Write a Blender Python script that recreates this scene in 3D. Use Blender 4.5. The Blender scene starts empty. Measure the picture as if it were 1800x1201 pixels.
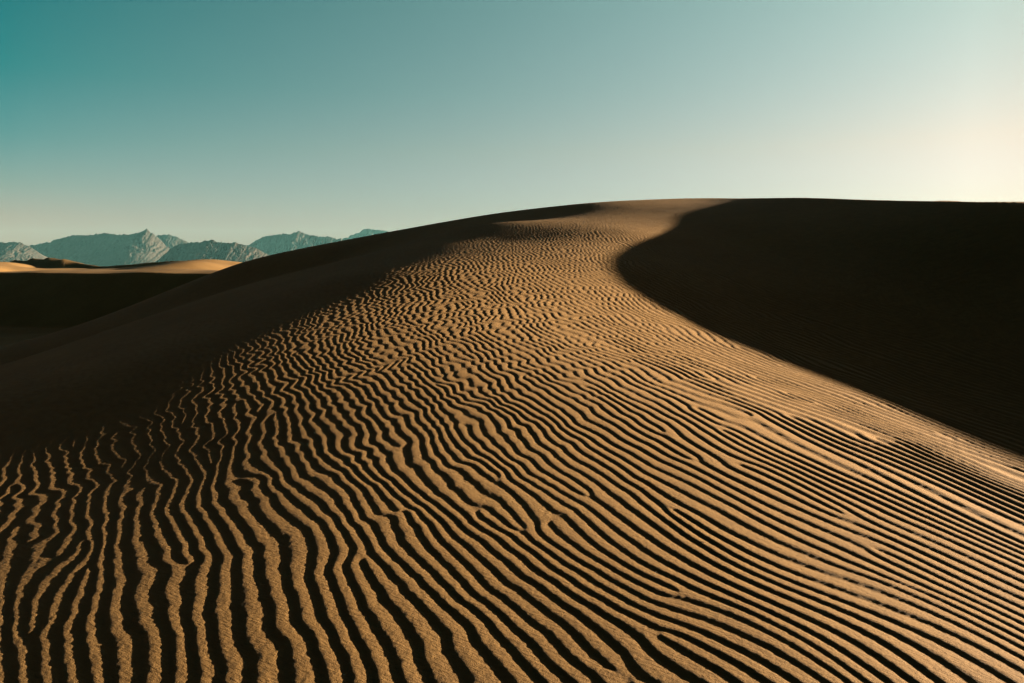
import bpy, math, numpy as np

# ---------------------------------------------------------------- camera, sky, sun, exposure
sc = bpy.context.scene
C = sc.collection
R = math.radians
SUN_EL, SUN_AZ = 7.5, 75.0          # degrees above the horizon / clockwise from the view axis (+Y)

cam_d = bpy.data.cameras.new('camera'); cam = bpy.data.objects.new('camera', cam_d); C.objects.link(cam)
cam.location = (0, 0, 0); cam.rotation_euler = (R(90) - math.atan(130 / 1400), 0, 0)
cam_d.sensor_width = 36; cam_d.lens = 28.0; cam_d.clip_start = .05; cam_d.clip_end = 60000
sc.camera = cam

world = bpy.data.worlds.new('World'); sc.world = world; world.use_nodes = True
wt = world.node_tree; wt.nodes.clear(); WN = wt.nodes.new; WL = wt.links.new
wo = WN('ShaderNodeOutputWorld'); bg = WN('ShaderNodeBackground'); sky = WN('ShaderNodeTexSky')
sky.sky_type = 'NISHITA'; sky.sun_disc = False; sky.sun_elevation = R(SUN_EL); sky.sun_rotation = R(SUN_AZ)
sky.altitude = 300; sky.air_density = 1.0; sky.dust_density = 1.6; sky.ozone_density = 1.5

tc = WN('ShaderNodeTexCoord'); sep = WN('ShaderNodeSeparateXYZ'); WL(tc.outputs['Generated'], sep.inputs[0])
def wmath(op, a, b=None, clamp=False):
    n = WN('ShaderNodeMath'); n.operation = op; n.use_clamp = clamp
    for i, v in enumerate((a, b)):
        if v is None: continue
        if isinstance(v, (int, float)): n.inputs[i].default_value = v
        else: WL(v, n.inputs[i])
    return n.outputs[0]
elev = wmath('MULTIPLY', wmath('ARCSINE', sep.outputs['Z']), 2 / math.pi, True)      # 0 horizon .. 1 zenith
hor = WN('ShaderNodeCombineXYZ'); WL(sep.outputs['X'], hor.inputs[0]); WL(sep.outputs['Y'], hor.inputs[1])
nrm = WN('ShaderNodeVectorMath'); nrm.operation = 'NORMALIZE'; WL(hor.outputs[0], nrm.inputs[0])
dt = WN('ShaderNodeVectorMath'); dt.operation = 'DOT_PRODUCT'; WL(nrm.outputs[0], dt.inputs[0])
dt.inputs[1].default_value = (math.sin(R(SUN_AZ)), math.cos(R(SUN_AZ)), 0)
cosun = dt.outputs['Value']
side = wmath('POWER', wmath('DIVIDE', wmath('ADD', cosun, .29), 1.02, True), wmath('ADD', wmath('MULTIPLY', elev, 1.8), .62))
def grade(stops):
    r = WN('ShaderNodeValToRGB'); e = r.color_ramp.elements; r.color_ramp.interpolation = 'LINEAR'
    e[0].position, e[0].color = stops[0][0] / 90, (*stops[0][1], 1); e[1].position, e[1].color = stops[-1][0] / 90, (*stops[-1][1], 1)
    for p, c in stops[1:-1]: q = e.new(p / 90); q.color = (*c, 1)
    WL(elev, r.inputs[0]); return r.outputs[0]
away = grade([(0, (2.3, 1.68, 2.6)), (3, (1.68, 1.16, 1.4)), (5, (1.12, 1.13, 1.2)), (8, (.55, 1.05, 1.0)), (12, (.12, .97, .82)), (18, (.0, .93, .74)), (26, (.09, .42, .30)), (45, (.03, .10, .08)), (90, (.02, .05, .045))])
toward = grade([(0, (1.8, 1.6, 2.95)), (4, (1.95, 1.64, 1.97)), (8, (2.55, 1.82, 1.6)), (18, (2.5, 2.3, 1.66)), (30, (1.1, 1.1, .8)), (50, (.15, .2, .16)), (90, (.02, .05, .045))])
mx = WN('ShaderNodeMixRGB'); WL(side, mx.inputs[0]); WL(away, mx.inputs[1]); WL(toward, mx.inputs[2])
glow = wmath('SUBTRACT', 1.0, wmath('MULTIPLY', wmath('MULTIPLY', wmath('SUBTRACT', cosun, .7), 3.333, True), .85))
mg = WN('ShaderNodeVectorMath'); mg.operation = 'MULTIPLY'; WL(sky.outputs[0], mg.inputs[0]); WL(mx.outputs[0], mg.inputs[1])
ms = WN('ShaderNodeVectorMath'); ms.operation = 'SCALE'; WL(mg.outputs[0], ms.inputs[0])
WL(wmath('MULTIPLY', glow, 0.157), ms.inputs['Scale'])
WL(ms.outputs[0], bg.inputs[0])

bg.inputs['Strength'].default_value = 0.1
WL(bg.outputs[0], wo.inputs[0])

sun_d = bpy.data.lights.new('sun', 'SUN'); sun_d.energy = 5.0; sun_d.angle = R(.53); sun_d.color = (1.0, .82, .60)
sun = bpy.data.objects.new('sun', sun_d); C.objects.link(sun)
sun.rotation_euler = (R(90 - SUN_EL), 0, R(180 - SUN_AZ))   # light comes from azimuth SUN_AZ
sun.location = (60, 16, 20)
sc.view_settings.view_transform = 'Standard'; sc.view_settings.look = 'None'
sc.view_settings.gamma = 1.0; sc.view_settings.use_curve_mapping = False
sc.view_settings.exposure = 2.76
sc.cycles.max_bounces = 6; sc.cycles.diffuse_bounces = 0; sc.cycles.volume_bounces = 1

# ---------------------------------------------------------------- shape tables of the dune field
# eye height is z = 0; rows are x, y, z of points on the sand, an added unseen ridge included
MAIN = np.array([(0.0000,3.0430,-1.4594),
(-0.8817,3.0858,-1.4794),
(-1.8607,3.2563,-1.5290),
(1.0868,3.0430,-1.4537),
(1.8735,3.0858,-1.5345),
(1.6324,3.8090,-1.4911),
(0.0000,4.8941,-1.3244),
(-1.4210,4.9734,-1.3613),
(-2.9170,5.4451,-1.4472),
(0.3173,8.8830,-0.8787),
(1.7544,6.1405,-1.3076),
(4.1341,7.7169,-1.7905),
(3.3060,5.4451,-1.6845),
(1.2813,17.9382,0.6204),
(3.6318,25.4224,1.7618),
(-1.4623,10.2362,-0.5927),
(-1.0005,14.0066,0.0787),
(6.6001,30.8006,2.5435),
(0.0000,25.4224,1.4022),
(-3.1935,22.3547,0.5864),
(-7.0221,20.4811,-0.5009),
(-13.9713,21.7331,-2.8172),
(-3.9227,8.4488,-1.0407),
(-2.9246,10.2362,-0.6613),
(-2.3812,13.3347,-0.1101),
(-6.2885,14.6732,-1.0649),
(-6.4481,11.2841,-1.4075),
(9.0794,25.4224,2.2055),
(10.2348,22.0442,1.8472),
(10.7990,18.8982,1.5345),
(11.2947,16.6449,1.2143),
(6.7399,23.5895,1.6313),
(7.4115,17.2935,0.2420),
(6.4481,11.2841,-1.6948),
(4.6448,18.5791,0.4911),
(8.1913,13.3347,-0.9578),
(6.7596,27.8335,2.2882),
(2.8825,19.2165,0.8573),
(2.3058,14.6732,-0.0264),
(3.4211,11.9739,-1.0220),
(4.4237,9.5279,-1.6725),
(4.9609,7.7169,-2.0862),
(-3.9812,18.5791,0.0240),
(-5.3501,16.6449,-0.5340),
(-0.2654,18.5791,0.6209),
(-0.8205,22.9734,1.2307),
(1.5968,22.3547,1.2860),
(-8.9691,17.9382,-1.3594),
(-1.9906,18.5791,0.4806),
(2.9822,27.8335,2.1744),
(-4.8360,11.2841,-0.9571),
(15.5372,11.0980,-0.9171),
(15.1181,7.1811,-1.5052),
(16.6234,2.2668,-1.5559),
(9.8412,2.4603,-2.5058),
(8.1613,6.5290,-2.4899),
(17.6992,17.6992,2.6357),
(17.2201,24.1081,3.4616),
(13.5175,30.4144,2.6315),
(4.4965,-3.5972,-2.2801),
(-4.4965,-3.5972,-2.6191),
(-9.8831,0.0000,-2.8109),
(-9.6319,6.4213,-2.4340),
(-18.3871,7.3548,-4.7821),
(-20.7038,20.7038,-2.7169),
(-6.9289,27.7157,-0.0231),
(0.0000,32.5585,2.2142),
(6.6398,36.5191,0.4549),
(-10.1914,30.5743,0.1994),
(0.0000,39.4464,1.1979),
(19.4175,38.8350,-2.0231),
(-22.9555,32.7935,-5.0538)])
BRINK = np.array([(17.5000,2.0000,0.2673),
(15.1181,7.1811,0.3083),
(15.5372,11.0980,0.3388),
(11.2947,16.6449,0.2014),
(10.7990,18.8982,0.3214),
(10.2348,22.0442,0.4202),
(9.0794,25.4224,0.3670),
(7.9524,27.8335,0.2233),
(6.6001,30.8006,0.0000)])          # the sharp brink of the slip face: x, y, change of slope
FAR = np.array([(-60.6000,80.8000,-0.6776),
(-49.6929,77.3000,-0.5238),
(-41.7300,74.9000,-0.4717),
(-34.2729,72.7000,-0.5029),
(-26.6893,70.5000,-0.5671),
(-21.1007,68.7000,-0.7554),
(-75.0000,105.0000,-0.9939),
(-63.0000,105.0000,-1.8721),
(-52.5000,105.0000,-3.4265),
(-41.2500,105.0000,-2.7941),
(-33.7500,105.0000,-3.4469),
(-135.0000,180.0000,0.1783),
(-123.4286,180.0000,-0.1461),
(-115.7143,180.0000,1.3992),
(-111.8571,180.0000,1.2484),
(-109.2857,180.0000,0.8112),
(-106.7143,180.0000,-1.1560),
(-104.1429,180.0000,-0.6299),
(-99.6429,180.0000,-0.2537),
(-95.1429,180.0000,-0.2747),
(-87.4286,180.0000,-0.0541),
(-83.5714,180.0000,-0.0146),
(-77.5571,178.0000,0.2975),
(-72.9143,176.0000,1.0248),
(-70.0000,175.0000,1.3958),
(-66.3429,172.0000,1.7158),
(-63.6286,170.0000,1.6650),
(-59.2857,166.0000,0.5464),
(-54.2857,160.0000,0.0759),
(-46.0714,150.0000,-1.2319),
(-99.6429,155.0000,-0.1522),
(-95.2143,155.0000,-2.1411),
(-89.6786,155.0000,-0.8144),
(-81.9286,155.0000,-0.9803),
(-74.1786,155.0000,-0.3313),
(-66.4286,155.0000,0.9339),
(-59.7143,152.0000,1.1596),
(-52.8571,148.0000,-1.3376),
(-86.7857,135.0000,-1.0186),
(-77.1429,135.0000,-0.7100),
(-67.5000,135.0000,-1.3266),
(-57.8571,135.0000,-0.9569),
(-48.2143,135.0000,-0.8837),
(-131.7857,205.0000,-0.6686),
(-122.8571,215.0000,-0.6583),
(-107.5000,215.0000,-2.2465),
(-92.1429,215.0000,0.4581),
(-79.0714,205.0000,-0.1000),
(-61.4286,215.0000,-0.0754),
(-24.0000,22.0000,-3.4761),
(-22.0000,27.0000,-3.7610),
(-19.0000,33.0000,-3.4435),
(-12.0000,36.0000,-0.4049),
(-5.0000,38.0000,1.2448),
(4.0000,38.0000,0.6772),
(12.0000,36.0000,0.3043),
(20.0000,30.0000,1.7961),
(5.0000,55.0000,3.7806),  # from here an unseen ridge behind the main dune, added to shade the valley
(25.0000,60.0000,4.6970),
(45.0000,75.0000,5.4760),
(60.0000,110.0000,8.2213),
(20.0000,90.0000,-3.1311),
(-8.0000,50.0000,-1.8438),
(-15.0000,70.0000,-0.2805),
(0.0000,120.0000,0.1935),
(30.0000,150.0000,4.3555),
(-60.0000,230.0000,-0.3179),
(0.0000,230.0000,-14.7363),
(-150.0000,230.0000,-1.0940),
(-220.0000,150.0000,-12.8000),
(-150.0000,60.0000,-1.5126),
(-80.0000,20.0000,25.4627),
(-60.0000,40.0000,-6.2224),
(60.0000,20.0000,-2.9071),
(60.0000,60.0000,-13.9204),
(90.0000,150.0000,-7.4525),
(-170.0000,330.0000,-0.4045),
(60.0000,330.0000,-7.2046),
(-250.0000,330.0000,-9.8858),
(-100.0000,100.0000,-2.7047)])
RIM = np.array([(-150.0000,85.0983,-6.4806),
(-148.0000,85.1431,-6.2839),
(-146.0000,85.1457,-6.0732),
(-144.0000,85.1056,-5.8493),
(-142.0000,85.0297,-5.6138),
(-140.0000,84.9313,-5.3693),
(-138.0000,84.8275,-5.1189),
(-136.0000,84.7362,-4.8662),
(-134.0000,84.6734,-4.6153),
(-132.0000,84.6500,-4.3697),
(-130.0000,84.6701,-4.1323),
(-128.0000,84.7301,-3.9048),
(-126.0000,84.8196,-3.6879),
(-124.0000,84.9232,-3.4810),
(-122.0000,85.0226,-3.2829),
(-120.0000,85.1008,-3.0920),
(-118.0000,85.1441,-2.9069),
(-116.0000,85.1449,-2.7267),
(-114.0000,85.1032,-2.5514),
(-112.0000,85.0261,-2.3819),
(-110.0000,84.9272,-2.2196),
(-108.0000,84.8235,-2.0666),
(-106.0000,84.7331,-1.9250),
(-104.0000,84.6717,-1.7964),
(-102.0000,84.6500,-1.6811),
(-100.0000,84.6718,-1.5785),
(-98.0000,84.7332,-1.4868),
(-96.0000,84.8236,-1.4035),
(-94.0000,84.9273,-1.3261),
(-92.0000,85.0263,-1.2528),
(-90.0000,85.1033,-1.1827),
(-88.0000,85.1450,-1.1160),
(-86.0000,85.1440,-1.0539),
(-84.0000,85.1007,-0.9980),
(-82.0000,85.0225,-0.9495),
(-80.0000,84.9230,-0.9093),
(-78.0000,84.8195,-0.8768),
(-76.0000,84.7300,-0.8510),
(-74.0000,84.3700,-0.8299),
(-72.0000,83.7500,-0.8151),
(-70.0000,83.1735,-0.8029),
(-68.0000,82.6364,-0.7884),
(-66.0000,82.1276,-0.7680),
(-64.0000,81.6315,-0.7400),
(-62.0000,81.1299,-0.7059),
(-60.0000,80.6057,-0.6784),
(-58.0000,80.0458,-0.6652),
(-56.0000,79.4431,-0.6457),
(-54.0000,78.7982,-0.6146),
(-52.0000,78.1188,-0.5737),
(-50.0000,77.4188,-0.5336),
(-48.0000,76.7155,-0.5238),
(-46.0000,76.0269,-0.5234),
(-44.0000,75.3684,-0.5169),
(-42.0000,74.7501,-0.5068),
(-40.0000,74.1753,-0.5125),
(-38.0000,73.6396,-0.5169),
(-36.0000,73.1317,-0.5123),
(-34.0000,72.6357,-0.5061),
(-32.0000,72.1335,-0.5124),
(-30.0000,71.6081,-0.5208),
(-28.0000,71.0465,-0.5342),
(-26.0000,70.4421,-0.5749),
(-24.0000,69.7956,-0.6513),
(-22.0000,69.1151,-0.7184),
(-20.0000,68.4146,-0.7442),
(-18.0000,67.7116,-0.7219),
(-16.0000,67.0239,-0.6639),
(-14.0000,66.3668,-0.5707),
(-12.0000,65.7503,-0.4265),
(-10.0000,65.1772,-0.2129),
(-8.0000,65.2428,0.1201),
(-6.0000,65.3357,0.4967),
(-4.0000,65.4398,0.9055),
(-2.0000,65.5370,1.3315),
(0.0000,65.6104,1.7588),
(2.0000,65.6472,2.1726),
(4.0000,65.6410,2.5607),
(6.0000,65.5929,2.9141),
(8.0000,65.5113,3.2282),
(10.0000,65.4104,3.5030)])              # brink of the slip face across the valley
CREST = np.array([(-142.8571,200.0000,0.8857),
(-142.2857,200.0000,0.9048),
(-141.7143,200.0000,0.9286),
(-141.1429,200.0000,0.9571),
(-140.5714,200.0000,0.9905),
(-140.0000,200.0000,1.0238),
(-139.4286,200.0000,1.0571),
(-138.8571,200.0000,1.0905),
(-138.2857,200.0000,1.1238),
(-137.7143,200.0000,1.1571),
(-137.1429,200.0000,1.1905),
(-136.5714,200.0000,1.2238),
(-136.0000,200.0000,1.2571),
(-135.4286,200.0000,1.2878),
(-134.8571,200.0000,1.3156),
(-134.2857,200.0000,1.3408),
(-133.7143,200.0000,1.3633),
(-133.1429,200.0000,1.3830),
(-132.5714,200.0000,1.4000),
(-132.0000,200.0000,1.4143),
(-131.4286,200.0000,1.4286),
(-130.8571,200.0000,1.4429),
(-130.2857,200.0000,1.4571),
(-129.7143,200.0000,1.4786),
(-129.1429,200.0000,1.5071),
(-128.5714,200.0000,1.5429),
(-128.0000,200.0000,1.5857),
(-127.4286,200.0000,1.6357),
(-126.8402,199.9733,1.6926),
(-126.2184,199.8933,1.7562),
(-125.5634,199.7600,1.8192),
(-124.8759,199.5733,1.8817),
(-124.1562,199.3333,1.9435),
(-123.4048,199.0400,2.0028),
(-122.6222,198.6933,2.0595),
(-121.8088,198.2933,2.1136),
(-120.9650,197.8400,2.1651),
(-120.0914,197.3333,2.2140),
(-119.1884,196.7733,2.2577),
(-118.2725,196.1867,2.2966),
(-117.3600,195.6000,2.3328),
(-116.4508,195.0133,2.3664),
(-115.5450,194.4267,2.3974),
(-114.6425,193.8400,2.4179),
(-113.7434,193.2533,2.4279),
(-112.8476,192.6667,2.4300),
(-111.9552,192.0800,2.4231),
(-111.0661,191.4933,2.4042),
(-110.1804,190.9067,2.3735),
(-109.2981,190.3200,2.3310),
(-108.4190,189.7333,2.2791),
(-107.5434,189.1467,2.2126),
(-106.6711,188.5600,2.1316),
(-105.8021,187.9733,2.0373),
(-104.9365,187.3867,1.9328),
(-104.0743,186.8000,1.8182),
(-103.2154,186.2133,1.6937),
(-102.3598,185.6267,1.5646),
(-101.5077,185.0400,1.4363),
(-100.6588,184.4533,1.3087),
(-99.8133,183.8667,1.1820),
(-98.9712,183.2800,1.0560),
(-98.1324,182.6933,0.9309),
(-97.2970,182.1067,0.8065),
(-96.4649,181.5200,0.6829),
(-95.6362,180.9333,0.5709),
(-94.8354,180.3934,0.4813),
(-94.0621,179.9002,0.4139),
(-93.3159,179.4537,0.3684),
(-92.5964,179.0539,0.3447),
(-91.9033,178.7008,0.3426),
(-91.2360,178.3945,0.3619),
(-90.5943,178.1349,0.3919),
(-89.9777,177.9220,0.4229),
(-89.3858,177.7558,0.4549),
(-88.8182,177.6364,0.4880),
(-88.2745,177.5636,0.5221),
(-87.7312,177.4909,0.5571),
(-87.1884,177.4182,0.5931),
(-86.6459,177.3455,0.6300),
(-86.1039,177.2727,0.6672),
(-85.5623,177.2000,0.7052),
(-85.0211,177.1273,0.7438),
(-84.4803,177.0545,0.7831),
(-83.9399,176.9818,0.8231),
(-83.4000,176.9091,0.8638),
(-82.8605,176.8364,0.9052),
(-82.3214,176.7636,0.9469),
(-81.7826,176.6909,0.9886),
(-81.2444,176.6182,1.0303),
(-80.7065,176.5455,1.0719),
(-80.1690,176.4727,1.1135),
(-79.6320,176.4000,1.1550),
(-79.0954,176.3273,1.1965),
(-78.5592,176.2545,1.2380),
(-78.0234,176.1818,1.2778),
(-77.4880,176.1091,1.3142),
(-76.9530,176.0364,1.3474),
(-76.4185,175.9636,1.3772),
(-75.8844,175.8909,1.4037),
(-75.3506,175.8182,1.4269),
(-74.8174,175.7455,1.4468),
(-74.2845,175.6727,1.4650),
(-73.7520,175.6000,1.4832),
(-73.2199,175.5273,1.5014),
(-72.6883,175.4545,1.5164),
(-72.1571,175.3818,1.5252),
(-71.6263,175.3091,1.5277),
(-71.0959,175.2364,1.5239),
(-70.5659,175.1636,1.5139),
(-70.0364,175.0909,1.4941),
(-69.5072,175.0182,1.4609),
(-68.9785,174.9455,1.4174),
(-68.4502,174.8727,1.3669),
(-67.9223,174.8000,1.3092),
(-67.3948,174.7273,1.2445),
(-66.8677,174.6545,1.1727),
(-66.3411,174.5818,1.0974),
(-65.8149,174.5091,1.0221),
(-65.2890,174.4364,0.9469),
(-64.7636,174.3636,0.8718),
(-64.2411,174.2975,0.7968),
(-63.7213,174.2380,0.7218),
(-63.2043,174.1851,0.6576),
(-62.6900,174.1388,0.6042),
(-62.1783,174.0992,0.5614)])          # crest line of the farthest dark slip face
PHASE = np.array([(-1.3981,0.5435,-0.6141,-1.3558),
(-2.2185,0.8625,-7.2239,3.3653),
(-3.5203,1.3686,-17.9120,9.9506),
(-5.5861,2.1718,-30.6271,20.6061),
(-8.8641,3.4462,-45.8867,33.0634),
(-14.0657,5.4685,-77.3412,40.5192),
(-22.3198,8.6775,-158.7997,41.3818),
(-35.4175,13.7696,-301.5428,60.7250),
(-1.1340,0.9819,4.1615,1.3752),
(-1.7994,1.5581,0.3774,7.3584),
(-2.8553,2.4724,-7.2141,15.3799),
(-4.5309,3.9233,-13.6152,26.7605),
(-7.1897,6.2255,-20.9912,42.5338),
(-11.4087,9.8788,-45.5755,63.8798),
(-18.1036,15.6759,-123.0124,91.8828),
(-28.7271,24.8748,-245.4113,149.0554),
(-0.7379,1.3060,9.5233,3.0828),
(-1.1709,2.0723,9.4979,9.2122),
(-1.8580,3.2884,7.5827,17.4331),
(-2.9482,5.2181,6.1421,28.6806),
(-4.6783,8.2802,1.2931,45.3991),
(-7.4236,13.1392,-3.3894,72.5794),
(-11.7800,20.8496,-69.3422,120.0691),
(-18.6927,33.0845,-154.1119,208.1196),
(-0.2559,1.4780,14.5952,3.6456),
(-0.4060,2.3453,17.1832,8.8539),
(-0.6443,3.7216,21.1302,16.0268),
(-1.0224,5.9056,27.0739,24.8372),
(-1.6224,9.3710,36.0578,38.1843),
(-2.5744,14.8702,37.8304,67.3363),
(-4.0852,23.5963,10.1500,123.5293),
(-6.4824,37.4430,-17.8697,223.2390),
(0.2559,1.4780,19.2284,3.2704),
(0.4060,2.3453,23.6924,7.1673),
(0.6443,3.7216,34.1097,12.2100),
(1.0224,5.9056,46.3198,17.0236),
(1.6224,9.3710,60.4420,24.9117),
(2.5744,14.8702,88.2598,47.2693),
(4.0852,23.5963,121.4972,96.8625),
(6.4824,37.4430,141.5195,183.8456),
(0.7379,1.3060,23.0166,2.2835),
(1.1709,2.0723,30.7111,4.7694),
(1.8580,3.2884,40.7304,8.0330),
(2.9482,5.2181,55.3043,10.4497),
(4.6783,8.2802,67.9617,13.7232),
(7.4236,13.1392,107.5226,25.4680),
(11.7800,20.8496,213.3052,56.3176),
(18.6927,33.0845,299.7271,109.0900),
(1.1340,0.9819,25.1000,0.7613),
(1.7994,1.5581,33.5482,2.0391),
(2.8553,2.4724,45.8724,4.3677),
(4.5309,3.9233,59.5025,6.3571),
(7.1897,6.2255,68.5051,5.7063),
(11.4087,9.8788,123.7539,5.9392),
(18.1036,15.6759,232.5986,14.8702),
(28.7271,24.8748,378.1960,34.4866),
(1.3981,0.5435,25.2948,-1.2763),
(2.2185,0.8625,33.4155,-1.0247),
(3.5203,1.3686,43.6493,0.6094),
(5.5861,2.1718,53.2978,3.1983),
(8.8641,3.4462,62.2315,-0.7868),
(14.0657,5.4685,107.3862,-17.2296),
(22.3198,8.6775,216.2447,-29.9346),
(35.4175,13.7696,375.9276,-39.2840),
(0.0000,0.0000,10.8856,-4.3169),
(-3.0000,-2.0000,-28.0801,-12.0112),
(3.0000,-2.0000,25.0485,-4.7659),
(0.0000,-4.0000,-10.4526,-27.8576)])            # x, y, ripple count across, ripple count along

class Spline:
    """thin plate spline through scattered points"""
    def __init__(s, q, vals, scale, lam):
        n = len(q); s.q = q; s.s = scale
        A = np.zeros((n + 3, n + 3)); A[:n, :n] = s.k(q[:, 0], q[:, 1]) + lam * n * np.eye(n)
        A[:n, n] = 1; A[:n, n + 1:] = q; A[n:, :n] = A[:n, n:].T
        s.w = np.linalg.solve(A, np.r_[vals, np.zeros((3,) + vals.shape[1:])])
    def k(s, x, y):
        d2 = ((x[:, None] - s.q[:, 0]) ** 2 + (y[:, None] - s.q[:, 1]) ** 2) / s.s ** 2 + 1e-12
        return .5 * d2 * np.log(d2)
    def __call__(s, x, y):
        sh = np.shape(x); x = np.ravel(x); y = np.ravel(y); out = np.empty((len(x),) + s.w.shape[1:]); w = s.w
        for i in range(0, len(x), 40000):
            a = x[i:i + 40000]; b = y[i:i + 40000]
            out[i:i + 40000] = s.k(a, b) @ w[:-3] + np.stack([np.ones_like(a), a, b], 1) @ w[-3:]
        return out.reshape(sh + s.w.shape[1:])
s_main = Spline(MAIN[:, :2], MAIN[:, 2], 1.0, 1e-3)
s_far = Spline(FAR[:, :2], FAR[:, 2], 60.0, 1e-5)
s_phase = Spline(PHASE[:, :2], PHASE[:, 2:], 5.0, 1e-6)

def smooth(a, b, x):
    t = np.clip((x - a) / (b - a), 0, 1); return t * t * (3 - 2 * t)

def brink(x, y):
    d = x - np.interp(y, BRINK[:, 1], BRINK[:, 0]); r = np.minimum(.5 * (d + np.sqrt(d * d + .0064)), 4)
    return -np.interp(y, BRINK[:, 1], BRINK[:, 2]) * (y < BRINK[-1, 1]) * r

def distant(x, y):
    zf = s_far(x, y)
    yr = np.interp(x, RIM[:, 0], RIM[:, 1]); zr = np.interp(x, RIM[:, 0], RIM[:, 2])
    w = smooth(6, 18, -x) * smooth(-150, -130, x)
    fl = -5. - .01 * (yr - y); fl = fl + (zf - fl) * smooth(-54, -44, -y)
    o = np.where(y < yr, zf * (1 - w) + w * np.maximum(zr - .66 * (yr - y), fl), zf)
    d = np.interp(x, CREST[:, 0], CREST[:, 1]) - y; zb = np.interp(x, CREST[:, 0], CREST[:, 2])
    c = np.where(d > 0, zb - .62 * d, zb + .12 * d)
    return np.where((y > 150) & (x > CREST[0, 0]) & (x < CREST[-1, 0]), np.maximum(o, c), o)

def height(x, y):
    r = np.hypot(x, y); z = np.empty(r.shape)
    m = smooth(34, 44, r); z[:] = 0
    i = m < 1; z[i] += (1 - m[i]) * (s_main(x[i], y[i]) + brink(x[i], y[i]))
    i = m > 0; z[i] += m[i] * distant(x[i], y[i])
    f = smooth(230, 380, r); return z * (1 - f) - 9.0 * f

rng = np.random.default_rng(11)
def noise_tile(n, lo, hi, stretch=1.0, seed=0):
    """tileable band-limited noise, unit variance; wavelengths lo..hi in tile pixels, stretched along axis 0"""
    g = np.random.default_rng(seed).normal(size=(n, n)); F = np.fft.rfft2(g)
    ky = np.fft.fftfreq(n)[:, None] * stretch; kx = np.fft.rfftfreq(n)[None, :]
    k = np.hypot(kx, ky) + 1e-9
    F *= np.exp(-(k * lo) ** 2) * (1 - np.exp(-(k * hi) ** 2)) / k ** .8
    o = np.fft.irfft2(F, s=(n, n)); return (o / o.std()).astype(np.float64)
def sample(T, u, v):
    n0, n1 = T.shape; i = np.floor(u).astype(int); j = np.floor(v).astype(int); a = u - i; b = v - j
    a = a * a * (3 - 2 * a) if not np.iscomplexobj(T) else a
    b = b * b * (3 - 2 * b) if not np.iscomplexobj(T) else b
    i0 = i % n1; i1 = (i + 1) % n1; j0 = j % n0; j1 = (j + 1) % n0
    return (T[j0, i0] * (1 - a) + T[j0, i1] * a) * (1 - b) + (T[j1, i0] * (1 - a) + T[j1, i1] * a) * b

# ---------------------------------------------------------------- wind ripples: anisotropic pattern growth
RES = 6.5
def grow(nu, nv, steps, b, r=.35, dt=.6, seed=3):
    g = np.random.default_rng(seed)
    ku = np.fft.rfftfreq(nu, 1 / RES)[None, :]; kv = np.fft.fftfreq(nv, 1 / RES)[:, None]; q2 = ku ** 2 + kv ** 2
    L = r - (1 - q2) ** 2 * 1.6 - b * kv ** 2; den = 1 / (1 - dt * L)
    ph = np.fft.rfft2(g.normal(size=(nv, nu)) * .1) * np.exp(-((np.sqrt(q2) - 1) / .35) ** 2)
    for i in range(steps):
        psi = np.fft.irfft2(ph, s=(nv, nu))
        if i == 0: psi *= .2 / psi.std()
        ph = np.fft.rfft2(psi - dt * psi ** 3) * den
    psi = np.fft.irfft2(ph, s=(nv, nu))
    F = np.fft.fft(psi, axis=1); fu = np.fft.fftfreq(nu, 1 / RES); F[:, fu <= 0] = 0
    z = 2 * np.fft.ifft(F, axis=1)
    u = np.arange(nu) / RES
    z = z * np.exp(-2j * np.pi * u)[None, :]
    return z / np.sqrt(np.mean(np.abs(z) ** 2)), nu
NU, NV = 1560, 1040                       # 240 x 160 ripples
BASE, _ = grow(NU, NV, 54, 0.36)
warp_t = noise_tile(512, 14, 60, 1.0, 5)
kink_t = noise_tile(512, 10, 40, .45, 6)
amp_t = noise_tile(512, 14, 80, 1.0, 7)
lump_t = noise_tile(1024, 3.0, 8, 1.0, 8)

def ripple(x, y, k):
    """ripple height: k = ripples per metre"""
    uv = s_phase(x, y); u = uv[..., 0] + 40.0; v = uv[..., 1] + 45.0
    right = smooth(-.15, .35, x / np.maximum(y, .5))
    mid = smooth(3.5, 9, np.hypot(x, y))
    u = u + (.05 + .20 * mid) * sample(kink_t, u * 2.2, v * 7.0) * (1 - .9 * right) + .32 * sample(warp_t, u * 3, v * 3)
    z = sample(BASE, (u % 240) * RES, v * RES) * np.exp(2j * np.pi * u)
    th = np.angle(z); a = np.abs(z); a = np.minimum(1.12 * a / (a + .12), 1.0)
    a = a * (.66 + .34 * smooth(-.45, .35, x / np.maximum(y, .5))) * (1 + .07 * sample(amp_t, u * 5, v * 5)) * (1 + 0.06 * right) * (1 + .28 * smooth(6, 15, np.hypot(x, y))) * (1 + .28 * smooth(.25, .5, x / np.maximum(y, .5)) * smooth(3.6, 6.5, np.hypot(x, y)))
    th = th + (0.36 + .26 * right) * np.cos(th) - 0.25 * np.sin(th)
    p = np.cos(th)
    return 0.039 / np.maximum(k, 2.2) * a * p

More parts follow.
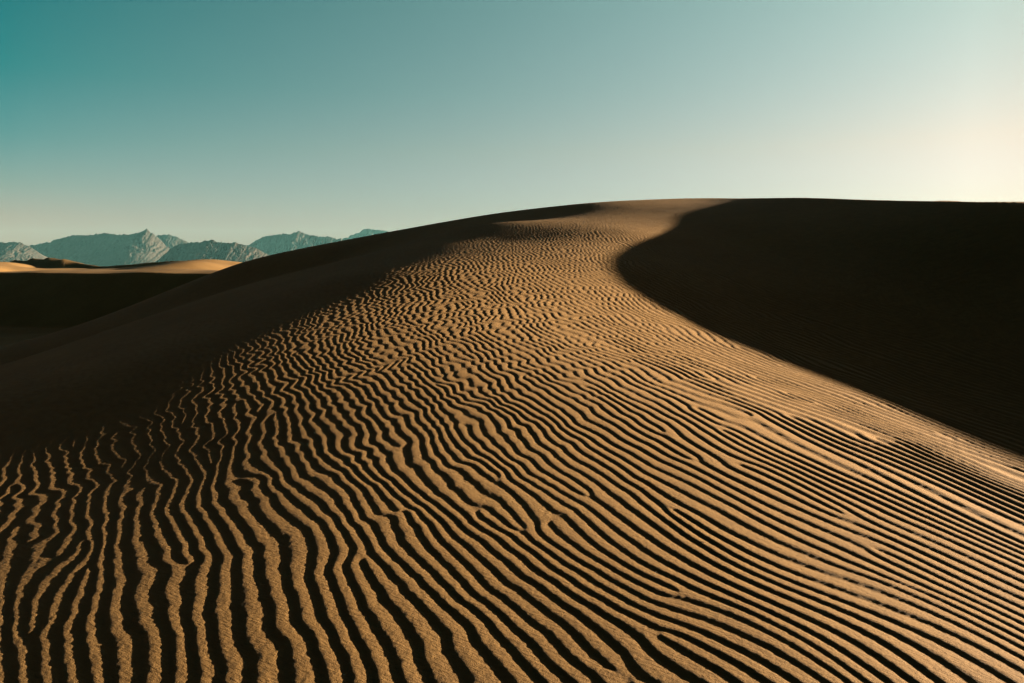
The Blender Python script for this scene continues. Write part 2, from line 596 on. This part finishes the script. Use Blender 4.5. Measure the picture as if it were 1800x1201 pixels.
def link_mesh(name, verts, quads, mat, parent=None, smoothed=True):
    me = bpy.data.meshes.new(name); nv, nf = len(verts), len(quads)
    me.vertices.add(nv); me.vertices.foreach_set('co', np.ascontiguousarray(verts, dtype=np.float32).ravel())
    me.loops.add(nf * 4); me.loops.foreach_set('vertex_index', np.ascontiguousarray(quads, dtype=np.int32).ravel())
    me.polygons.add(nf); me.polygons.foreach_set('loop_start', np.arange(nf, dtype=np.int32) * 4)
    me.polygons.foreach_set('use_smooth', np.full(nf, smoothed))
    me.update(calc_edges=True); me.materials.append(mat)
    o = bpy.data.objects.new(name, me); C.objects.link(o); o.parent = parent; return o
def grid_quads(nr, nc, wrap=False):
    i = np.arange(nr - 1)[:, None]; j = np.arange(nc if wrap else nc - 1)[None, :]; j2 = (j + 1) % nc
    return np.stack([i * nc + j, i * nc + j2, (i + 1) * nc + j2, (i + 1) * nc + j], -1).reshape(-1, 4)

# ---------------------------------------------------------------- materials
def mat_new(name):
    m = bpy.data.materials.new(name); m.use_nodes = True; nt = m.node_tree; nt.nodes.clear()
    o = nt.nodes.new('ShaderNodeOutputMaterial'); b = nt.nodes.new('ShaderNodeBsdfPrincipled'); nt.links.new(b.outputs[0], o.inputs[0])
    b.inputs['Roughness'].default_value = .9; b.inputs['Specular IOR Level'].default_value = .15
    return m, nt, b
def noise_node(nt, vec, scale, detail=3, rough=.5):
    n = nt.nodes.new('ShaderNodeTexNoise'); n.inputs['Scale'].default_value = scale; n.inputs['Detail'].default_value = detail
    n.inputs['Roughness'].default_value = rough; nt.links.new(vec, n.inputs['Vector']); return n
def ramp(nt, fac, stops):
    r = nt.nodes.new('ShaderNodeValToRGB'); e = r.color_ramp.elements
    e[0].position, e[0].color = stops[0][0], (*stops[0][1], 1); e[1].position, e[1].color = stops[-1][0], (*stops[-1][1], 1)
    for p, c in stops[1:-1]: q = e.new(p); q.color = (*c, 1)
    nt.links.new(fac, r.inputs[0]); return r

def sand_material(name, grain=True):
    m, nt, b = mat_new(name); L = nt.links.new
    geo = nt.nodes.new('ShaderNodeNewGeometry'); pos = geo.outputs['Position']
    big = noise_node(nt, pos, .35, 4); mid = noise_node(nt, pos, 6.0, 3)
    c1 = ramp(nt, big.outputs['Fac'], [(.3, (0.162, 0.09, 0.028)), (.7, (0.2, 0.114, 0.039))])
    mix = nt.nodes.new('ShaderNodeMixRGB'); mix.blend_type = 'MULTIPLY'; mix.inputs[0].default_value = 1
    c2 = ramp(nt, mid.outputs['Fac'], [(.3, (.90, .89, .88)), (.7, (1.08, 1.08, 1.07))])
    L(c1.outputs[0], mix.inputs[1]); L(c2.outputs[0], mix.inputs[2]); col = mix.outputs[0]
    if grain:
        vor = nt.nodes.new('ShaderNodeTexVoronoi'); vor.inputs['Scale'].default_value = 420; L(pos, vor.inputs['Vector'])
        g = ramp(nt, vor.outputs['Color'], [(.0, (.55, .50, .46)), (.55, (1, 1, 1)), (.93, (1.15, 1.12, 1.05)), (1.0, (2.1, 2.1, 2.0))])  # grain tones; the brightest stops paint sparkle into the base colour
        mx = nt.nodes.new('ShaderNodeMixRGB'); mx.blend_type = 'MULTIPLY'; mx.inputs[0].default_value = .75
        L(col, mx.inputs[1]); L(g.outputs[0], mx.inputs[2]); col = mx.outputs[0]
        mp = nt.nodes.new('ShaderNodeMapping'); mp.vector_type = 'POINT'; mp.inputs['Rotation'].default_value = (0, 0, R(-58)); L(pos, mp.inputs[0])
        mp2 = nt.nodes.new('ShaderNodeMapping'); mp2.inputs['Scale'].default_value = (5.0, 1, 1); L(mp.outputs[0], mp2.inputs[0])
        streak = noise_node(nt, mp2.outputs[0], 13, 3, .6)
        g1 = noise_node(nt, pos, 330, 2, .65); g2 = noise_node(nt, pos, 75, 2, .6)
        b1 = nt.nodes.new('ShaderNodeBump'); b1.inputs['Distance'].default_value = .0030; L(g1.outputs['Fac'], b1.inputs['Height'])
        b2 = nt.nodes.new('ShaderNodeBump'); b2.inputs['Distance'].default_value = .0036; L(g2.outputs['Fac'], b2.inputs['Height']); L(b1.outputs[0], b2.inputs['Normal'])
        b3 = nt.nodes.new('ShaderNodeBump'); b3.inputs['Distance'].default_value = .0055; L(streak.outputs['Fac'], b3.inputs['Height']); L(b2.outputs[0], b3.inputs['Normal'])
        L(b3.outputs[0], b.inputs['Normal'])
    L(col, b.inputs['Base Color'])
    return m
M_sand = sand_material('ripple_sand'); M_far = sand_material('distant_sand', False)

# ---------------------------------------------------------------- the rippled dune in front of the camera
HALF = R(40.5)
NR, NC = (1180, 1020)
rr = np.geomspace(1.5, 40, NR); aa = np.linspace(-HALF, HALF, NC)
RR, AA = np.meshgrid(rr, aa, indexing='ij'); X = RR * np.sin(AA); Y = RR * np.cos(AA)
Z = height(X, Y)
dlr = np.log(rr[1] / rr[0]); da = aa[1] - aa[0]
zr = np.gradient(Z, axis=0) / (dlr * RR); za = np.gradient(Z, axis=1) / (da * RR); slope = np.hypot(zr, za)
UV = s_phase(X[::8, ::8], Y[::8, ::8])[..., 0]
ur = np.gradient(UV, axis=0) / (dlr * 8 * RR[::8, ::8]); ua = np.gradient(UV, axis=1) / (da * 8 * RR[::8, ::8]); kk = np.hypot(ur, ua)
ii = np.minimum(np.arange(NR) / 8, kk.shape[0] - 1.001); jj = np.minimum(np.arange(NC) / 8, kk.shape[1] - 1.001)
i0 = ii.astype(int); j0 = jj.astype(int); fa = (ii - i0)[:, None]; fb = (jj - j0)[None, :]
K = (kk[i0][:, j0] * (1 - fb) + kk[i0][:, j0 + 1] * fb) * (1 - fa) + (kk[i0 + 1][:, j0] * (1 - fb) + kk[i0 + 1][:, j0 + 1] * fb) * fa
azd = np.degrees(AA)
mask = (1 - .8 * smooth(.40, .55, slope))
mask *= 1 - .5 * smooth(24, 32, RR)
mask *= 1 - .6 * smooth(13, 19, RR) * smooth(-8, -15, azd)
mask *= 1 - smooth(34, 39, RR)
mask *= .15 + .85 * smooth(1.8, 3.2, K)
RIP = ripple(X, Y, K) * mask
lump = sample(lump_t, X * 125, Y * 125) * .0003 * (1 - smooth(5, 9, RR))
Zf = Z + RIP + lump
edge = np.minimum(1, np.minimum(np.arange(NC), np.arange(NC)[::-1]) / 12.0)[None, :]
Zf -= (1 - edge) * .35; Zf[-1] -= 1.5; Zf[0] -= .3
dune = link_mesh('sand_dune', np.stack([X, Y, Zf], -1).reshape(-1, 3), grid_quads(NR, NC), M_sand)
dune['kind'] = 'structure'

# surrounding dune field, coarse, all round
az = np.r_[np.arange(-46, -12, .14), np.arange(-12, 40, .5), np.arange(40, 110, .4), np.arange(110, 314, 4.0)]
r2 = np.r_[np.geomspace(.4, 8, 40), np.geomspace(8.2, 64, 170), np.arange(64.4, 98, .4), np.arange(98.5, 168, 3.), np.arange(171, 208, .8), np.geomspace(209, 420, 25)]
R2, A2 = np.meshgrid(r2, np.radians(az), indexing='ij'); X2 = R2 * np.sin(A2); Y2 = R2 * np.cos(A2); Z2 = height(X2, Y2)
adeg = np.abs((np.degrees(A2) + 180) % 360 - 180)
Z2 -= .22 * (1 - smooth(38.5, 40.3, adeg)) * (1 - smooth(36, 39.5, R2)) * smooth(1.45, 1.7, R2)
wob = sample(noise_tile(512, 6, 30, 1.0, 21), X2 * 1.1, Y2 * 1.1)
Z2 += wob * .05 * smooth(60, 72, R2)
field = link_mesh('dune_field', np.stack([X2, Y2, Z2], -1).reshape(-1, 3), grid_quads(len(r2), len(az), True), M_far)
field['kind'] = 'structure'
# desert floor to the horizon
th = np.linspace(0, 2 * np.pi, 97)[:-1]; rg = np.array([400, 900, 2500, 7000, 18000.])
RG, TG = np.meshgrid(rg, th, indexing='ij')
gr = link_mesh('ground', np.stack([RG * np.sin(TG), RG * np.cos(TG), np.where(RG < 500, -9.02, -9.5)], -1).reshape(-1, 3), grid_quads(5, 96, True), M_far)
gr['kind'] = 'structure'

# ---------------------------------------------------------------- mountains
mm, nt, b = mat_new('bare_mountain_rock'); geo = nt.nodes.new('ShaderNodeNewGeometry')
n1 = noise_node(nt, geo.outputs['Position'], .004, 6, .6)
c = ramp(nt, n1.outputs['Fac'], [(.3, (.024, .019, .015)), (.7, (.048, .036, .029))]); nt.links.new(c.outputs[0], b.inputs['Base Color'])
rid = [noise_tile(512, 3, 60, 1, s) for s in (31, 32, 33)]
def mountain(name, prof, dist, depth, seed, step=.9):
    prof = np.array(prof, float); px = np.arange(prof[0, 0], prof[-1, 0], step); n = len(px)
    H = np.interp(px, prof[:, 0], prof[:, 1]) - .55 * sample(rid[2], px * 1.3 + seed * 50, px * 0 + 9) - .35 * sample(rid[1], px * .5, px * 0 + seed * 30); H = (470 - H) / 1400 * dist + 9.5
    t = np.r_[-np.linspace(1, 0, 60) , np.linspace(0, 1, 12)[1:]]
    PX, TT = np.meshgrid(px, t, indexing='ij'); HH = H[:, None] * np.ones_like(TT)
    u = (PX - 900) / 1400; YY = dist + TT * depth; XX = u * dist + 0 * TT
    at = np.abs(TT)
    s = XX / dist * 1400
    wx = sample(rid[0], s * 1.2 + seed * 40, TT * 60 + seed * 9) * 3.2
    g = 1 - 2 * np.abs(sample(rid[1], (s + wx) * .75 + seed * 70, TT * 8 + 5)) / 1.6
    g2 = 1 - 2 * np.abs(sample(rid[2], (s + wx) * 2.0 + seed * 30, TT * 20)) / 1.6
    ends = smooth(0, 6, np.arange(n) * step)[:, None] * smooth(0, 6, np.arange(n)[::-1] * step)[:, None]
    crest = HH * (1 - at ** .85)
    Zm = crest + HH * (.075 * g + .013 * g2) * np.clip(at * 3.5, 0, 1) * (1 - at) 
    Zm += HH * .012 * g2 * (at < .02)
    Zm = (Zm) * ends - 9.5 - 20 * (at > .99)
    o = link_mesh(name, np.stack([XX, YY, Zm], -1).reshape(-1, 3), grid_quads(n, len(t)), mm)
    return o
RANGES = [
 ('low dark mountain spur at the left end of the range', [(-160,452),(-120,436),(-80,430),(-30,428),(0,426),(20,426),(35,425),(45,428),(58,434),(75,446),(90,462)], 8600, 600, 1),
 ('broad hazy mountain with the sharp pointed summit', [(20,462),(40,440),(60,431),(72,430),(85,427),(110,420),(130,414.5),(145,414),(160,413.5),(180,411),(193,410.5),(205,411),(212,414.5),(225,413),(240,412),(252,408),(258,406),(264,402.5),(269,408),(275,412.5),(281,417),(287,422),(300,436),(312,450),(325,462)], 9800, 720, 2),
 ('small rounded peak just right of the pointed summit', [(262,450),(270,425),(280,416),(290,413.5),(301,413),(310,415.5),(318,418),(326,421.5),(335,424.5),(350,440),(362,462)], 11400, 700, 3),
 ('darker nearer ridge below the rounded peak', [(285,466),(295,446),(303,437),(312,431),(322,428),(335,427),(350,426.5),(360,425.5),(372,422),(379,423),(385,425),(393,426),(400,427.5),(413,426),(421,428),(437,432),(455,438),(475,448),(500,462)], 7600, 480, 4),
 ('pale long mountain meeting the dune skyline', [(410,462),(425,440),(437,432),(447,427),(455,422),(463,418),(470,415.5),(490,413),(505,412),(517,411.5),(523,408.5),(528,406),(537,410),(545,413),(560,415.5),(578,416.5),(592,418.5),(605,421),(625,430),(660,462)], 11800, 800, 5),
 ('palest most distant peak touching the dune skyline', [(575,455),(595,428),(606,419),(615,416),(625,411.5),(633,409),(640,405.5),(647,402.5),(655,402.5),(662,405),(672,406),(690,409),(720,420),(760,425),(800,440),(840,462)], 15500, 1100, 6)]
for lab, prof, dist, dep, sd in RANGES:
    o = mountain('mountain', prof, dist, dep, sd)
    o['kind'] = 'structure'; o['label'] = lab

# ---------------------------------------------------------------- plant scraps lying on the ripples

def lift(x, y):
    """height of the rippled sand at one point"""
    ga = (np.arctan2(x, y) + HALF) / da; gr_ = np.log(np.hypot(x, y) / rr[0]) / dlr
    return float(Zf[int(round(gr_)), int(round(ga))])
def place(px, py):
    """where the sight line through a surveyed bearing meets the sand"""
    for i in range(20, NR - 1):
        x = (px - 900) / 1400 * rr[i]; j = int(round((math.atan2(x, rr[i]) + HALF) / da))
        pt = (X[i, j], Y[i, j], Zf[i, j]); D = pt[1] * cpi - pt[2] * spi
        if 600.5 - 1400 * (pt[2] * cpi + pt[1] * spi) / D <= py:
            j = int(np.clip(j + ((px - 900) / 1400 * D - pt[0]) / (rr[i] * da), 0, NC - 1))
            return X[i, j], Y[i, j], Zf[i, j]
cpi, spi = math.cos(math.atan(130 / 1400)), math.sin(math.atan(130 / 1400))
def plain_mat(name, col, rough=.7):
    m, nt, b = mat_new(name); geo = nt.nodes.new('ShaderNodeNewGeometry'); n = noise_node(nt, geo.outputs['Position'], 900, 2)
    r = ramp(nt, n.outputs['Fac'], [(.3, tuple(c * .75 for c in col)), (.7, tuple(c * 1.2 for c in col))]); nt.links.new(r.outputs[0], b.inputs['Base Color'])
    b.inputs['Roughness'].default_value = rough; return m
M_straw = plain_mat('dry_straw', (.52, .44, .30)); M_husk = plain_mat('dark_husk', (.06, .045, .032))
def tube(path, r0, r1, n=7):
    """tapered bent stalk"""
    path = np.array(path, float); vs = []; m = len(path)
    for i, p in enumerate(path):
        t = path[min(i + 1, m - 1)] - path[max(i - 1, 0)]; t /= np.linalg.norm(t)
        a = np.cross(t, (.1, .3, 1)); a /= np.linalg.norm(a); b = np.cross(t, a); r = r0 + (r1 - r0) * i / (m - 1)
        vs += [p + r * (math.cos(2 * math.pi * k / n) * a + math.sin(2 * math.pi * k / n) * b) for k in range(n)]
    fs = [(i * n + k, i * n + (k + 1) % n, (i + 1) * n + (k + 1) % n, (i + 1) * n + k) for i in range(m - 1) for k in range(n)]
    fs += [tuple(range(n))[::-1], tuple(range((m - 1) * n, m * n))]
    return [tuple(v) for v in vs], fs
def scrap(name, label, cat, at, parts):
    o = bpy.data.objects.new(name, None); C.objects.link(o); o.location = at; o.empty_display_size = .02
    o['label'] = label; o['category'] = cat
    for pn, v, f, m in parts:
        me = bpy.data.meshes.new(pn); me.from_pydata(v, [], f); me.materials.append(m); me.polygons.foreach_set('use_smooth', [True] * len(f))
        q = bpy.data.objects.new(pn, me); C.objects.link(q); q.parent = o
# pale straw, one stalk lying along the crest and one prong standing up
p = place(1150, 1013)
v1, f1 = tube([(-.016, -.004, .0015), (-.008, -.001, .002), (0, 0, .0025), (.009, .002, .0035)], .0009, .0006)
v2, f2 = tube([(.006, .001, .003), (.011, .003, .009), (.0145, .004, .018)], .0008, .0003)
scrap('straw', 'tiny pale forked straw stuck on a ripple crest in the lower right foreground', 'straw', p, [('stalk', v1, f1, M_straw), ('prong', v2, f2, M_straw)])
def husk(w, l, c):
    vs, fs = [], []; n, m = 9, 5
    for i in range(n):
        t = i / (n - 1); hw = w * math.sin(math.pi * min(max(t, .04), .97)) ** .7
        for j in range(m):
            s = (j / (m - 1) - .5) * 2; vs.append(((t - .5) * l, s * hw, .001 + c * s * s + .004 * math.sin(t * 3.1)))
    fs = [(i * m + j, (i + 1) * m + j, (i + 1) * m + j + 1, i * m + j + 1) for i in range(n - 1) for j in range(m - 1)]
    k = len(vs); vs += [(a, b, c_ - .0006) for a, b, c_ in vs]; fs += [tuple(q + k for q in f)[::-1] for f in fs]
    edge_ = [i * m for i in range(n)] + [(n - 1) * m + j for j in range(1, m)] + [i * m + m - 1 for i in range(n - 2, -1, -1)] + [j for j in range(m - 2, 0, -1)]
    fs += [(edge_[i], edge_[(i + 1) % len(edge_)], edge_[(i + 1) % len(edge_)] + k, edge_[i] + k) for i in range(len(edge_))]
    return vs, fs
v, f = husk(.0035, .030, .003); vs2, fs2 = tube([(.013, 0, .003), (.019, .002, .0045), (.024, .003, .005)], .0006, .0003)
scrap('seed_husk', 'small dark curled seed husk among the narrow ripples right of centre', 'seed husk', place(1232, 957), [('shell', v, f, M_husk), ('stem', vs2, fs2, M_husk)])
v, f = husk(.0022, .055, .002)
v, f = husk(.0025, .040, .002); vs2, fs2 = tube([(.018, 0, .003), (.026, .001, .004), (.033, .003, .004)], .0006, .0003)
scrap('dry_leaf', 'thin dark sliver of dry leaf bridging a ripple trough left of centre', 'dry leaf', place(595, 672), [('blade', v, f, M_husk), ('stem', vs2, fs2, M_husk)])

hm = bpy.data.materials.new('desert_haze'); hm.use_nodes = True; ht = hm.node_tree; ht.nodes.clear()
ho = ht.nodes.new('ShaderNodeOutputMaterial'); hv = ht.nodes.new('ShaderNodeVolumePrincipled'); ht.links.new(hv.outputs[0], ho.inputs['Volume'])
hv.inputs['Color'].default_value = (.29, .78, .83, 1); hv.inputs['Density'].default_value = 0.88e-5; hv.inputs['Anisotropy'].default_value = .1
hx, hz0, hz1 = 18600.0, -11.0, 860.0
hb = [(sx * hx, sy * hx, z) for z in (hz0, hz1) for sx, sy in ((-1, -1), (1, -1), (1, 1), (-1, 1))]
hme = bpy.data.meshes.new('haze'); hme.from_pydata(hb, [], [(3, 2, 1, 0), (4, 5, 6, 7), (0, 1, 5, 4), (1, 2, 6, 5), (2, 3, 7, 6), (3, 0, 4, 7)])
hme.materials.append(hm); hz = bpy.data.objects.new('haze', hme); C.objects.link(hz); hz['kind'] = 'stuff'
